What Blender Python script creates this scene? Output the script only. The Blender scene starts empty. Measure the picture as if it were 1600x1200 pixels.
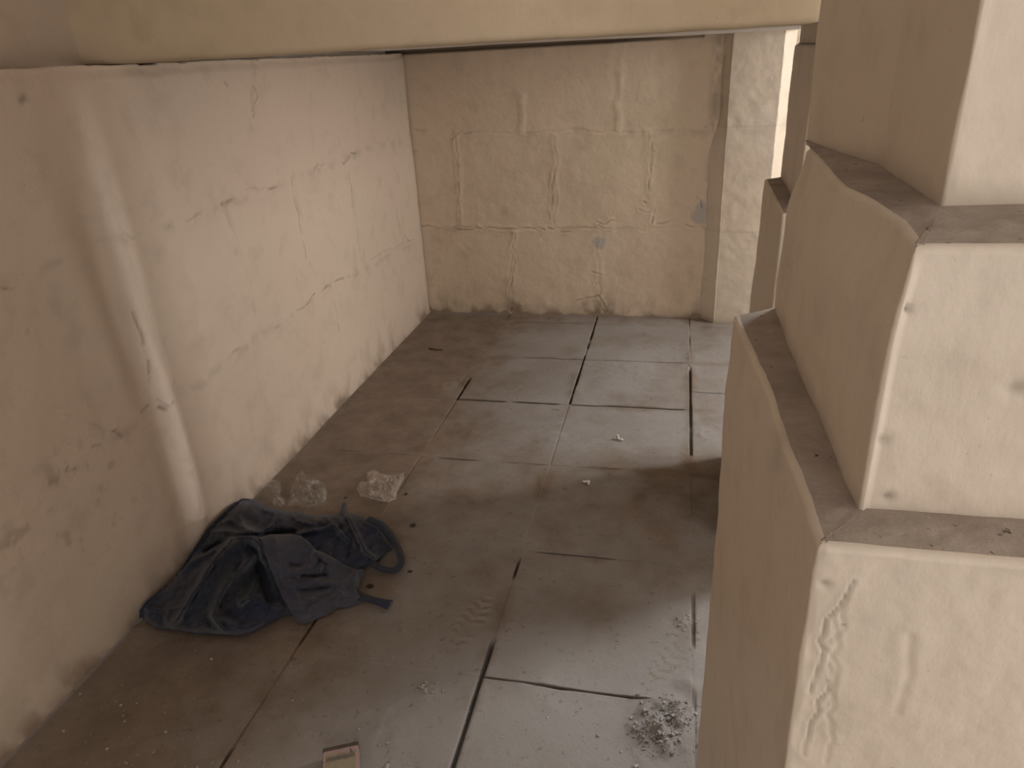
import bpy, bmesh, math, random
import numpy as np
from mathutils import Vector, Matrix

sc = bpy.context.scene
COL = sc.collection
rng = np.random.default_rng(7)
random.seed(7)

# ------------------------------------------------------------------ camera
F_PX, EYE = 1127.28, 1.645                       # focal length for a 1600 px wide frame, eye height
_v1 = np.array([272., -534., F_PX]); _v2 = np.array([138., 2450., F_PX])
AY = _v1 / np.linalg.norm(_v1)                   # room depth direction seen from the camera
AD = _v2 / np.linalg.norm(_v2); AD = AD - (AD @ AY) * AY; AD /= np.linalg.norm(AD)
AX = np.cross(AY, -AD)
ROT = np.array([AX, AY, -AD])                    # camera (x right, y down, z forward) to room axes
EYEP = np.array([0., 0., EYE])


def at_z(px, py, z=0.0):
    """Point of the room at height z seen at pixel (px, py): how the photo was measured."""
    d = ROT @ np.array([px - 800., py - 600., F_PX])
    return EYEP + d * (z - EYE) / d[2]


def at_x(px, py, x):
    d = ROT @ np.array([px - 800., py - 600., F_PX])
    return EYEP + d * x / d[0]


def at_y(px, py, y):
    d = ROT @ np.array([px - 800., py - 600., F_PX])
    return EYEP + d * y / d[1]


cam_data = bpy.data.cameras.new('camera')
cam = bpy.data.objects.new('camera', cam_data)
COL.objects.link(cam)
r, u, b = ROT @ np.array([1, 0, 0]), -(ROT @ np.array([0, 1, 0])), -(ROT @ np.array([0, 0, 1]))
M4 = Matrix([[r[i], u[i], b[i], EYEP[i]] for i in range(3)] + [[0, 0, 0, 1]])
cam.matrix_world = M4
cam_data.sensor_width = 36.0
cam_data.lens = F_PX * 36.0 / 1600.0
cam_data.clip_start = 0.02
sc.camera = cam

# ------------------------------------------------------------------ light
sc.view_settings.view_transform = 'Standard'
sc.view_settings.look = 'None'
sc.view_settings.gamma = 1.0
sc.view_settings.exposure = 0.0
world = bpy.data.worlds.new('overcast_sky')
sc.world = world
world.use_nodes = True
world.node_tree.nodes['Background'].inputs[0].default_value = (0.75, 0.85, 1.0, 1)
world.node_tree.nodes['Background'].inputs[1].default_value = 0.6


def daylight(name, loc, target, w, h, power, color, spread=math.pi):
    l = bpy.data.lights.new(name, 'AREA')
    l.shape = 'RECTANGLE'; l.size = w; l.size_y = h; l.energy = power; l.color = color; l.spread = spread
    o = bpy.data.objects.new(name, l)
    COL.objects.link(o)
    o.location = loc
    o.rotation_euler = (Vector(target) - Vector(loc)).to_track_quat('-Z', 'Y').to_euler()
    return o


# daylight: a roof light beyond the pillars, a side window, a narrow slit beside it and an added fill light behind the camera
daylight('daylight_roof_light', (1.42, 3.00, 2.84), (-0.1, 1.7, 0.0), 0.40, 0.22, 13.0, (0.86, 0.94, 1.0), math.radians(95))
daylight('daylight_far_window', (3.02, 3.98, 1.85), (-0.4, 2.3, 0.6), 0.42, 1.1, 86.0, (1.0, 0.965, 0.93))
daylight('daylight_side_window', (3.02, 0.10, 1.45), (0.3, 0.62, 1.0), 0.9, 1.3, 42.5, (1.0, 0.95, 0.91))
daylight('daylight_slit', (6.50, 1.23, 0.85), (3.1, 1.519, 0.82), 0.035, 0.30, 150.0, (0.97, 0.98, 1.0))
daylight('fill_behind_camera', (1.35, -2.95, 1.5), (-0.3, 2.5, 1.0), 1.0, 1.9, 44.0, (1.0, 0.95, 0.90))  # soft fill added for ambient light, no such source seen

# ------------------------------------------------------------------ helpers


def tag(o, label=None, cat=None, group=None, kind=None):
    if label: o['label'] = label
    if cat: o['category'] = cat
    if group: o['group'] = group
    if kind: o['kind'] = kind
    return o


def link(name, me, mat=None, parent=None):
    o = bpy.data.objects.new(name, me)
    COL.objects.link(o)
    if mat is not None: me.materials.append(mat)
    if parent is not None: o.parent = parent
    return o


def empty(name, loc):
    o = bpy.data.objects.new(name, None)
    o.empty_display_size = 0.1
    COL.objects.link(o)
    o.location = loc
    return o


def mesh_np(name, V, Fq, attrs=None, smooth=True, tris=None):
    """Mesh from arrays: V (n,3), Fq (m,4) quads, tris (k,3)."""
    me = bpy.data.meshes.new(name)
    V = np.asarray(V, dtype=np.float32)
    nq = len(Fq) if Fq is not None else 0
    nt = len(tris) if tris is not None else 0
    me.vertices.add(len(V))
    me.vertices.foreach_set('co', V.ravel())
    me.loops.add(nq * 4 + nt * 3)
    parts = []
    if nq: parts.append(np.asarray(Fq, dtype=np.int32).ravel())
    if nt: parts.append(np.asarray(tris, dtype=np.int32).ravel())
    me.loops.foreach_set('vertex_index', np.concatenate(parts))
    me.polygons.add(nq + nt)
    starts = np.concatenate([np.arange(nq) * 4, nq * 4 + np.arange(nt) * 3]).astype(np.int32)
    me.polygons.foreach_set('loop_start', starts)
    me.polygons.foreach_set('use_smooth', np.full(nq + nt, smooth))
    if attrs:
        for k, a in attrs.items():
            at = me.attributes.new(k, 'FLOAT', 'POINT')
            at.data.foreach_set('value', np.asarray(a, dtype=np.float32).ravel())
    me.update(calc_edges=True)
    me.validate()
    return me


def grid_quads(nv, nu, off=0, flip=False):
    i = np.arange(nv * nu).reshape(nv, nu)
    q = np.stack([i[:-1, :-1], i[:-1, 1:], i[1:, 1:], i[1:, :-1]], -1).reshape(-1, 4) + off
    return q[:, ::-1] if flip else q


def _hash(ix, iy, seed):
    h = (ix * 374761393 + iy * 668265263 + seed * 2147483647) & 0xffffffff
    h = ((h ^ (h >> 13)) * 1274126177) & 0xffffffff
    return ((h ^ (h >> 16)) & 0xffff) / 65535.0


def vnoise(x, y, seed=0):
    x = np.asarray(x, float); y = np.asarray(y, float)
    ix = np.floor(x).astype(np.int64); iy = np.floor(y).astype(np.int64)
    fx = x - ix; fy = y - iy
    fx = fx * fx * (3 - 2 * fx); fy = fy * fy * (3 - 2 * fy)
    a = _hash(ix, iy, seed); b_ = _hash(ix + 1, iy, seed)
    c = _hash(ix, iy + 1, seed); d = _hash(ix + 1, iy + 1, seed)
    return (a * (1 - fx) + b_ * fx) * (1 - fy) + (c * (1 - fx) + d * fx) * fy


def fbm(x, y, seed=0, octaves=4):
    s = 0; a = 0.5; t = 0
    for k in range(octaves):
        s = s + a * vnoise(x * 2 ** k, y * 2 ** k, seed + 31 * k); t += a; a *= 0.5
    return s / t - 0.5


def seg_dist(x, y, pts):
    """Distance of every (x, y) to a polyline."""
    best = np.full(np.shape(x), 1e9)
    for (x0, y0), (x1, y1) in zip(pts[:-1], pts[1:]):
        dx, dy = x1 - x0, y1 - y0
        L = dx * dx + dy * dy + 1e-12
        t = np.clip(((x - x0) * dx + (y - y0) * dy) / L, 0, 1)
        best = np.minimum(best, np.hypot(x - x0 - t * dx, y - y0 - t * dy))
    return best


def inside(x, y, poly):
    c = np.zeros(np.shape(x), bool)
    n = len(poly)
    for i in range(n):
        x0, y0 = poly[i]; x1, y1 = poly[(i + 1) % n]
        if y0 == y1: continue
        cr = ((y0 > y) != (y1 > y)) & (x < (x1 - x0) * (y - y0) / (y1 - y0) + x0)
        c ^= cr
    return c


def smoothstep(a, b_, x):
    t = np.clip((x - a) / (b_ - a), 0, 1)
    return t * t * (3 - 2 * t)


def jag(pts, step, amp, seed):
    """A hand-drawn polyline turned ragged, as a crack runs."""
    rr = np.random.default_rng(seed)
    out = [tuple(pts[0])]
    for (x0, y0), (x1, y1) in zip(pts[:-1], pts[1:]):
        L = math.hypot(x1 - x0, y1 - y0); n = max(1, int(L / step))
        nx, ny = -(y1 - y0) / max(L, 1e-6), (x1 - x0) / max(L, 1e-6)
        for k in range(1, n + 1):
            t = k / n; o = rr.normal(0, amp) if k < n else 0
            out.append((x0 + t * (x1 - x0) + nx * o, y0 + t * (y1 - y0) + ny * o))
    return out


# ------------------------------------------------------------------ materials


class NT:
    def __init__(self, name):
        self.m = bpy.data.materials.new(name); self.m.use_nodes = True
        self.t = self.m.node_tree; self.n = self.t.nodes
        self.b = self.n['Principled BSDF']
        self.co = self.n.new('ShaderNodeTexCoord')

    def link(self, a, b_): self.t.links.new(a, b_)

    def noise(self, scale, detail=4, rough=0.55, vec=None, stretch=None):
        n = self.n.new('ShaderNodeTexNoise')
        n.inputs['Scale'].default_value = scale; n.inputs['Detail'].default_value = detail
        n.inputs['Roughness'].default_value = rough
        src = vec or self.co.outputs['Object']
        if stretch:
            mp = self.n.new('ShaderNodeMapping'); mp.inputs['Scale'].default_value = stretch
            self.link(src, mp.inputs['Vector']); src = mp.outputs['Vector']
        self.link(src, n.inputs['Vector'])
        return n.outputs['Fac']

    def attr(self, name):
        a = self.n.new('ShaderNodeAttribute'); a.attribute_name = name
        return a.outputs['Fac']

    def ramp(self, fac, p0, p1, c0=(0, 0, 0, 1), c1=(1, 1, 1, 1)):
        r_ = self.n.new('ShaderNodeValToRGB')
        r_.color_ramp.elements[0].position = p0; r_.color_ramp.elements[1].position = p1
        r_.color_ramp.elements[0].color = c0; r_.color_ramp.elements[1].color = c1
        self.link(fac, r_.inputs['Fac'])
        return r_.outputs['Color']

    def mix(self, fac, a, b_, mode='MIX'):
        m = self.n.new('ShaderNodeMix'); m.data_type = 'RGBA'; m.blend_type = mode
        for s, v in ((m.inputs[0], fac), (m.inputs[6], a), (m.inputs[7], b_)):
            if isinstance(v, (int, float)): s.default_value = v
            elif isinstance(v, tuple): s.default_value = v
            else: self.link(v, s)
        return m.outputs[2]

    def math(self, op, a, b_):
        m = self.n.new('ShaderNodeMath'); m.operation = op
        for s, v in ((m.inputs[0], a), (m.inputs[1], b_)):
            if isinstance(v, (int, float)): s.default_value = v
            else: self.link(v, s)
        return m.outputs[0]

    def bump(self, height, strength, dist):
        bp = self.n.new('ShaderNodeBump'); bp.inputs['Strength'].default_value = strength
        bp.inputs['Distance'].default_value = dist
        self.link(height, bp.inputs['Height']); self.link(bp.outputs['Normal'], self.b.inputs['Normal'])

    def out(self, color, rough=0.8, spec=0.3):
        if isinstance(color, tuple): self.b.inputs['Base Color'].default_value = color
        else: self.link(color, self.b.inputs['Base Color'])
        self.b.inputs['Roughness'].default_value = rough
        self.b.inputs['Specular IOR Level'].default_value = spec
        return self.m


def c4(r_, g, b_): return (r_, g, b_, 1.0)


def painted_plaster(name, base, alt, rough=0.6, brush=0.5, grime=c4(.17, .12, .08)):
    """Cream oil paint over rough plaster blocks; cracks, grime and painted shade come from mesh attributes."""
    t = NT(name)
    n1 = t.noise(1.1, 3, .5)
    col = t.mix(t.ramp(n1, .35, .65), base, alt)
    n2 = t.noise(9, 5, .6)
    col = t.mix(t.math('MULTIPLY', t.ramp(n2, .52, .75), .18), col, grime)
    sp = t.noise(60, 3, .6)
    col = t.mix(t.math('MULTIPLY', t.ramp(sp, .70, .76), .35), col, grime)
    col = t.mix(t.attr('stain_shade'), col, grime)
    col = t.mix(t.attr('patch'), col, c4(.40, .38, .37))
    col = t.mix(t.math('MULTIPLY', t.attr('crack'), .62), col, c4(.06, .042, .03))
    fine = t.noise(120, 5, .6, stretch=(1, 1, .5))
    mid = t.noise(22, 4, .5)
    h = t.math('ADD', t.math('MULTIPLY', fine, .35), mid)
    t.bump(h, brush, .004)
    return t.out(col, rough, .35)


M_LEFT = painted_plaster('pinkish_cream_paint', c4(.58, .465, .375), c4(.57, .475, .38))
M_BACK = painted_plaster('cream_paint', c4(.66, .55, .42), c4(.65, .525, .405))
M_PIER = painted_plaster('cream_pillar_paint', c4(.66, .575, .475), c4(.67, .575, .46), .5, .32)
M_BEAM = painted_plaster('ochre_beam_paint', c4(.60, .48, .345), c4(.575, .465, .32), .6, .4)


def mk_dust_ledge():
    t = NT('dusty_ledge')
    col = t.mix(t.ramp(t.noise(14, 5, .6), .35, .7), c4(.33, .272, .228), c4(.46, .39, .335))
    col = t.mix(t.ramp(t.noise(70, 3, .6), .66, .72), col, c4(.09, .07, .055))
    t.bump(t.noise(70, 6, .65), .6, .004)
    return t.out(col, .95, .1)


M_LEDGE = mk_dust_ledge()


def mk_white():
    t = NT('whitewashed_ceiling')
    col = t.mix(t.ramp(t.noise(4, 4), .4, .7), c4(.82, .81, .80), c4(.72, .70, .68))
    col = t.mix(t.attr('stain_shade'), col, c4(.16, .12, .09))  # painted shade at the back edge of the alcove slab
    t.bump(t.noise(60, 4), .3, .003)
    return t.out(col, .9, .1)


M_CEIL = mk_white()


def mk_floor():
    t = NT('dusty_stone_tiles')
    tile = t.mix(t.ramp(t.noise(2.2, 4, .6), .35, .65), c4(.300, .278, .260), c4(.258, .233, .212))
    dust_shade = t.mix(t.ramp(t.noise(7, 6, .65), .35, .68), c4(.165, .124, .093), c4(.235, .182, .141))
    d = t.math('ADD', t.attr('dust_shade'), t.math('MULTIPLY', t.math('SUBTRACT', t.noise(11, 6, .7), .5), .7))
    col = t.mix(t.ramp(d, .25, .85), tile, dust_shade)
    col = t.mix(t.math('MULTIPLY', t.ramp(t.noise(45, 5, .7), .60, .68), .5), col, c4(.10, .072, .052))
    col = t.mix(t.math('MULTIPLY', t.ramp(t.noise(150, 3, .6), .70, .74), .55), col, c4(.34, .29, .25))
    col = t.mix(t.attr('gap'), col, c4(.030, .021, .015))
    h = t.math('ADD', t.noise(55, 6, .7), t.math('MULTIPLY', t.noise(200, 4, .6), .35))
    t.bump(h, .55, .004)
    return t.out(col, .9, .15)


M_FLOOR = mk_floor()

# ------------------------------------------------------------------ setting: left wall


def lw(*px): return [tuple(at_x(x, y, -1.70)[1:]) for x, y in px]


def bw(*px): return [tuple(at_y(x, y, 4.63)[[0, 2]]) for x, y in px]


def wall_relief(Y, Z, cracks, joints, seed):
    """Height, crack, stain fields of a wall of plastered 0.6 m blocks."""
    h = fbm(Y * 2.3, Z * 2.3, seed, 4) * .016 + fbm(Y * 14, Z * 14, seed + 5, 3) * .0025
    crack = np.zeros_like(Y); stain_shade = np.zeros_like(Y)
    wob = fbm(Y * 9, Z * 9, seed + 9, 3) * .05
    for pts, depth, ridge in joints:
        d = seg_dist(Y + wob, Z + wob[::-1, ::-1], pts)
        k = .35 + .65 * smoothstep(-.12, .2, fbm(Y * 5, Z * 5, seed + 17, 3))
        h += .6 * ridge * np.exp(-(d / .022) ** 2) * k
        h -= depth * np.exp(-(d / .009) ** 2) * k
        stain_shade += .20 * np.exp(-(d / .018) ** 2) * smoothstep(-.02, .16, fbm(Y * 13, Z * 13, seed + 3, 3))
    for pts, wd, st in cracks:
        d = seg_dist(Y, Z, jag(pts, .035, .007, int(abs(pts[0][0]) * 1000) + seed))
        k = smoothstep(-.16, .06, fbm(Y * 22, Z * 22, seed + 23, 3))
        c = st * np.exp(-(d / (wd * .8)) ** 2) * k
        crack = np.maximum(crack, c)
        h -= .004 * c
        h += .0012 * np.exp(-((d - .012) / .01) ** 2) * k
    return h, crack, stain_shade


ys = np.concatenate([np.arange(-3.0, .7, .1), np.arange(.7, 4.721, .0055)])
zs = np.arange(0, 1.7001, .0055)
Y, Z = np.meshgrid(ys, zs)
joints = [
    (lw((655, 200), (545, 240), (420, 290), (330, 320), (200, 362), (0, 425)), .003, .005),
    (lw((660, 372), (545, 430), (500, 455), (400, 520), (265, 630), (200, 670), (100, 730), (0, 830)), .003, .006),
    (lw((545, 240), (555, 420)), .003, .004), (lw((455, 275), (490, 430)), .003, .005),
    (lw((350, 310), (395, 480)), .002, .007), (lw((615, 220), (630, 370)), .002, .006),
    (lw((395, 60), (395, 180)), .002, .002), (lw((225, 520), (310, 800)), .002, .002)]
cracks = [
    (lw((545, 238), (558, 232)), .006, .9), (lw((535, 250), (545, 238)), .006, .8),
    (lw((385, 288), (405, 290), (430, 285)), .005, .7), (lw((340, 312), (365, 302)), .007, .7),
    (lw((480, 255), (512, 250)), .004, .6), (lw((175, 365), (215, 355)), .004, .6),
    (lw((245, 350), (262, 344)), .004, .5), (lw((280, 333), (310, 325)), .004, .4),
    (lw((455, 270), (460, 300), (470, 355), (478, 400)), .004, .7), (lw((545, 262), (556, 350), (565, 410)), .004, .55),
    (lw((395, 125), (402, 140), (393, 165)), .004, .7), (lw((610, 290), (625, 360), (640, 375)), .005, .7),
    (lw((490, 458), (510, 445), (545, 428)), .005, .8), (lw((430, 510), (470, 480), (495, 455)), .004, .7),
    (lw((575, 405), (620, 382), (650, 370)), .004, .6), (lw((523, 470), (530, 515)), .004, .5),
    (lw((195, 462), (205, 490), (217, 520), (228, 560), (235, 600)), .005, .8),
    (lw((245, 620), (258, 632), (262, 625), (270, 592)), .004, .7), (lw((248, 632), (262, 642)), .009, .9),
    (lw((222, 640), (236, 630)), .005, .7), (lw((175, 670), (195, 660)), .004, .7),
    (lw((175, 670), (192, 678)), .004, .7), (lw((350, 555), (385, 535)), .004, .5),
    (lw((102, 730), (116, 728)), .007, .8), (lw((40, 790), (55, 788)), .006, .7),
    (lw((20, 430), (35, 425), (48, 432)), .004, .6), (lw((0, 440), (20, 440)), .004, .7),
    (lw((130, 700), (160, 690)), .004, .5), (lw((112, 744), (140, 725)), .004, .5),
    (lw((348, 118), (352, 122)), .008, .6), (lw((55, 610), (90, 640), (150, 660), (178, 670)), .004, .25)]
for q in ((42, 510, 7), (120, 600, 7), (104, 730, 9), (30, 140, 16), (395, 172, 6), (82, 265, 5), (42, 675, 5)):
    p = lw((q[0], q[1]))[0]
    cracks.append(([p, (p[0] + .006, p[1] + .004)], .001 * q[2], .8))
h, crack, stain_shade = wall_relief(Y, Z, cracks, joints, 3)
# the bulging joint below the beam, and a fainter one nearer the camera
cy = 1.915 + .02 * np.sin(Z * 4)
prof = np.exp(-((Y - cy) / .040) ** 2)
h += .020 * prof * smoothstep(1.58, 1.25, Z) * smoothstep(-.15, .25, Z)
h -= .012 * np.exp(-((Y - cy + .075) / .05) ** 2) * smoothstep(1.5, 1.2, Z)
cy2 = 1.70 + .11 * (1.3 - Z)
h += .010 * np.exp(-((Y - cy2) / .06) ** 2) * smoothstep(1.5, 1.25, Z) * smoothstep(.55, .85, Z)
# dust and scuffs that gather along the foot of the wall
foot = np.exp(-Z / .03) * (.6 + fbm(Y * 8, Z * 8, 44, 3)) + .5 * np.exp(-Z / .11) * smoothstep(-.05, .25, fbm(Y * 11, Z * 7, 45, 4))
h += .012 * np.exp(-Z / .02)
corner = .35 * np.exp(-(4.63 - Y).clip(0) / .02)  # narrow darkening towards the corner with the back wall
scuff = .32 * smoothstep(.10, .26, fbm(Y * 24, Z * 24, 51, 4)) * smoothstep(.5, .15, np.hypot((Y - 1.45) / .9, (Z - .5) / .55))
stain_shade = np.clip(stain_shade + foot + corner + scuff, 0, .9)
# ragged top edge where the lower wall stands proud of the wall above
top = 1.673 + .006 * fbm(ys * 9, ys * 0, 61, 4) - .005 * smoothstep(.10, .25, fbm(ys * 17 + 3, ys * 0, 63, 3))
ZZ = Z * (top / 1.7)[None, :]
h += -.012 * smoothstep(1.655, 1.69, Z)
V = np.stack([-1.70 + h, Y, ZZ], -1).reshape(-1, 3)
nv, nu = Y.shape
Q = [grid_quads(nv, nu, 0, flip=False)]
# ledge and the recessed wall above it
n0 = len(V)
led = np.stack([np.full(nu, -1.83), ys, top], -1)
upz = np.linspace(1.66, 2.85, 40)
YU, ZU = np.meshgrid(ys[::6], upz)
up = np.stack([-1.83 + .02 * fbm(YU * 3, ZU * 3, 71), YU, ZU], -1).reshape(-1, 3)
toprow = (nv - 1) * nu + np.arange(nu)
ledrow = n0 + np.arange(nu)
Q.append(np.stack([toprow[:-1], toprow[1:], ledrow[1:], ledrow[:-1]], -1))
n1 = n0 + nu
Q.append(grid_quads(YU.shape[0], YU.shape[1], n1))
V = np.concatenate([V, led, up])
up_shade = .55 * np.exp(-(ZU - 1.673).clip(0) / .035) * (.7 + fbm(YU * 9, ZU * 9, 8))  # shade painted low on the recessed wall, just above the ledge
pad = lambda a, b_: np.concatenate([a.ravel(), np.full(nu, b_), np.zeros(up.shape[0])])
st_all = np.concatenate([stain_shade.ravel(), np.full(nu, .7), np.clip(up_shade, 0, .8).ravel()])
me = mesh_np('wall_left', V, np.concatenate(Q), dict(crack=pad(crack, 0.), stain_shade=st_all, patch=np.zeros(len(V))))
tag(link('wall_left', me, M_LEFT), 'pinkish cream plastered block wall along the left side', 'wall', kind='structure')

# ------------------------------------------------------------------ setting: back wall
xs = np.concatenate([np.arange(-1.90, .70, .0055), np.arange(.72, 3.1, .12)])
zs = np.concatenate([np.arange(0, 1.72, .0055), np.arange(1.75, 2.86, .1)])
X, Z = np.meshgrid(xs, zs)
joints = [
    (bw((640, 205), (1000, 205), (1120, 205)), .002, .003), (bw((655, 357), (870, 358), (1110, 357)), .003, .004),
    (bw((712, 205), (718, 355)), .002, .010), (bw((866, 215), (868, 350)), .002, .005),
    (bw((1015, 205), (1015, 350)), .002, .007), (bw((803, 365), (797, 490)), .003, .006),
    (bw((932, 365), (937, 490)), .003, .006), (bw((970, 60), (966, 200)), .001, .006),
    (bw((815, 150), (812, 205)), .001, .007)]
cracks = [
    (bw((654, 356), (668, 352), (690, 357), (740, 358), (780, 358), (850, 358)), .0035, .75),
    (bw((642, 237), (652, 237)), .004, .7), (bw((702, 222), (716, 208), (738, 207)), .005, .55),
    (bw((712, 215), (715, 280), (718, 350)), .003, .45), (bw((700, 355), (745, 354)), .006, .5),
    (bw((865, 270), (862, 330), (868, 352)), .004, .45), (bw((860, 329), (870, 329)), .004, .5),
    (bw((1015, 210), (1017, 240), (1013, 300)), .004, .5), (bw((998, 238), (1022, 236)), .003, .6),
    (bw((1005, 315), (1022, 330), (1018, 348)), .006, .7), (bw((998, 327), (1030, 335)), .004, .6),
    (bw((933, 347), (965, 347), (962, 335)), .005, .6), (bw((935, 352), (955, 356)), .004, .5),
    (bw((855, 356), (890, 362)), .007, .5), (bw((1025, 350), (1060, 345), (1085, 355)), .005, .55),
    (bw((1088, 307), (1096, 325)), .006, .7), (bw((800, 385), (808, 400), (800, 430), (797, 470)), .006, .55),
    (bw((925, 425), (940, 430), (930, 445)), .005, .6), (bw((780, 370), (800, 365)), .005, .5),
    (bw((900, 470), (935, 462), (945, 480)), .008, .5), (bw((1100, 200), (1112, 190)), .006, .5)]
h, crack, stain_shade = wall_relief(X, Z, cracks, joints, 131)
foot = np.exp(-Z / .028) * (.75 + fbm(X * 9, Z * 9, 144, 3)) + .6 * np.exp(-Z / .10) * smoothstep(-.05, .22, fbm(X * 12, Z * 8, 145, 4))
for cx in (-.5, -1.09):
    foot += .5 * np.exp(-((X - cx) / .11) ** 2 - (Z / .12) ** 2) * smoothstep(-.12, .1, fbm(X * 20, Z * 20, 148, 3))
cav_shade = .85 * smoothstep(1.655, 1.675, Z + .010 * fbm(X * 7, Z * 3, 150, 3)) * smoothstep(.05, -.35, X)  # cavity shadow painted dark along the top of the wall
h += .012 * np.exp(-Z / .02)
jx = np.exp(-((X - .18) / .03) ** 2)
stain_shade = np.clip(stain_shade + foot + cav_shade + .4 * jx * smoothstep(-.05, .2, fbm(X * 20, Z * 10, 152, 3)) + .4 * np.exp(-(X + 1.70).clip(0) / .012), 0, .9)  # also darker in a narrow band at the left corner
pc = bw((937, 378), (1095, 335))
patch = sum(smoothstep(.055, .035, np.hypot((X - a) / 1.0, (Z - c) / s) + .05 * fbm(X * 20, Z * 20, 160, 3)) for (a, c), s in zip(pc, (1.0, 1.5)))
h -= .03 * smoothstep(1.66, 1.68, Z) * (X < .1)
V = np.stack([X, 4.63 - h, Z], -1).reshape(-1, 3)
me = mesh_np('wall_back', V, grid_quads(*X.shape), dict(crack=crack, stain_shade=stain_shade, patch=np.clip(.75 * patch, 0, 1)))
tag(link('wall_back', me, M_BACK), 'cream plastered block wall at the far end', 'wall', kind='structure')

# ------------------------------------------------------------------ setting: shell out of the frame


def boxes_mesh(name, boxes, bevel=0.0):
    bm = bmesh.new()
    for (x0, y0, z0), (x1, y1, z1) in boxes:
        mat = Matrix.Translation(((x0 + x1) / 2, (y0 + y1) / 2, (z0 + z1) / 2)) @ Matrix.Diagonal((x1 - x0, y1 - y0, z1 - z0, 1))
        bmesh.ops.create_cube(bm, size=1, matrix=mat)
    if bevel:
        bmesh.ops.bevel(bm, geom=bm.edges[:], offset=bevel, segments=2, affect='EDGES')
    me = bpy.data.meshes.new(name); bm.to_mesh(me); bm.free()
    return me


def wall_with_holes(axis, c0, c1, a0, a1, holes, top=2.85):
    """Boxes of a wall with rectangular openings (a from, a to, z from, z to)."""
    out = []; cur = a0
    for h0, h1, zb, zt in sorted(holes):
        out.append((cur, h0, 0, top)); out.append((h0, h1, 0, zb)); out.append((h0, h1, zt, top)); cur = h1
    out.append((cur, a1, 0, top))
    bx = []
    for p, q, zb, zt in out:
        if zt - zb < 1e-4 or q - p < 1e-4: continue
        bx.append(((c0, p, zb), (c1, q, zt)) if axis == 'x' else ((p, c0, zb), (q, c1, zt)))
    return bx


tag(link('wall_right', boxes_mesh('wall_right', wall_with_holes('x', 3.0, 3.2, -3.2, 4.9, [(-.40, .60, .8, 2.15), (1.494, 1.544, .52, 1.10), (3.74, 4.22, 1.28, 2.42)])), M_PIER),
    'cream outer wall with two window openings and a narrow slit', 'wall', kind='structure')
tag(link('wall_front', boxes_mesh('wall_front', wall_with_holes('y', -3.2, -3.0, -1.9, 3.2, [(.8, 1.9, 0.02, 2.2)])), M_PIER),  # opening added behind the fill light
    'cream wall behind the viewpoint with an opening added behind the fill light', 'wall', kind='structure')
tag(link('ceiling', boxes_mesh('ceiling', [((-1.9, -3.2, 2.85), (3.2, 2.80, 3.0)), ((-1.9, 3.20, 2.85), (3.2, 4.9, 3.0)), ((-1.9, 2.80, 2.85), (1.12, 3.20, 3.0)), ((1.72, 2.80, 2.85), (3.2, 3.20, 3.0))]), M_CEIL), 'whitewashed ceiling', 'ceiling', kind='structure')

# low slab over the alcove, seen edge-on above the back wall
xs2 = np.arange(-1.86, .62, .02); ys2 = np.arange(2.2, 4.70, .02)
X, Y = np.meshgrid(xs2, ys2)
zc = 1.690 - .012 * smoothstep(-1.2, .3, X) + .004 * fbm(X * 4, Y * 4, 80)
V = np.concatenate([np.stack([X, Y, zc], -1).reshape(-1, 3), np.stack([X, Y, np.full_like(X, 1.90)], -1).reshape(-1, 3)])
nv, nu = X.shape; n = nv * nu
Q = [grid_quads(nv, nu, 0, True), grid_quads(nv, nu, n)]
i = np.arange(n).reshape(nv, nu)
for e in (i[0], i[-1][::-1], i[:, 0][::-1], i[:, -1]):
    Q.append(np.stack([e[:-1], e[1:], e[1:] + n, e[:-1] + n], -1))
edge_shade = np.concatenate([(.8 * smoothstep(4.45, 4.62, Y) * smoothstep(.1, -.4, X)).ravel(), np.zeros(n)])  # shadow painted onto the slab where it meets the back wall
tag(link('ceiling_alcove', mesh_np('ceiling_alcove', V, np.concatenate(Q), dict(stain_shade=edge_shade), smooth=False), M_CEIL),
    'low whitewashed slab over the alcove', 'ceiling', kind='structure')

# ------------------------------------------------------------------ setting: floor of 0.6 m tiles
GX = {-1.70: -1.70, -1.10: -1.103, -.50: -.503, .10: .101}
xl = [-1.103, -.503, .101]
yl = [1.485, 2.085, 2.685, 3.285, 3.878, 4.48, 3.50, 3.93]


def refine(c, lines, lo, hi, step):
    base = np.arange(lo, hi, step)
    ex = np.concatenate([l + np.array([-.009, -.006, -.0045, -.003, -.0015, 0, .0015, .003, .0045, .006, .009]) for l in lines])
    return np.unique(np.round(np.concatenate([c[c < lo], base, ex, c[c > hi]]), 5))


xs = refine(np.concatenate([np.arange(-1.9, -1.75, .05), np.arange(.76, 3.2, .12)]), xl, -1.75, .75, .008)
ys = refine(np.concatenate([np.arange(-3.2, .9, .12), np.arange(4.76, 5.0, .05)]), yl, .9, 4.75, .008)
X, Y = np.meshgrid(xs, ys)
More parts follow.
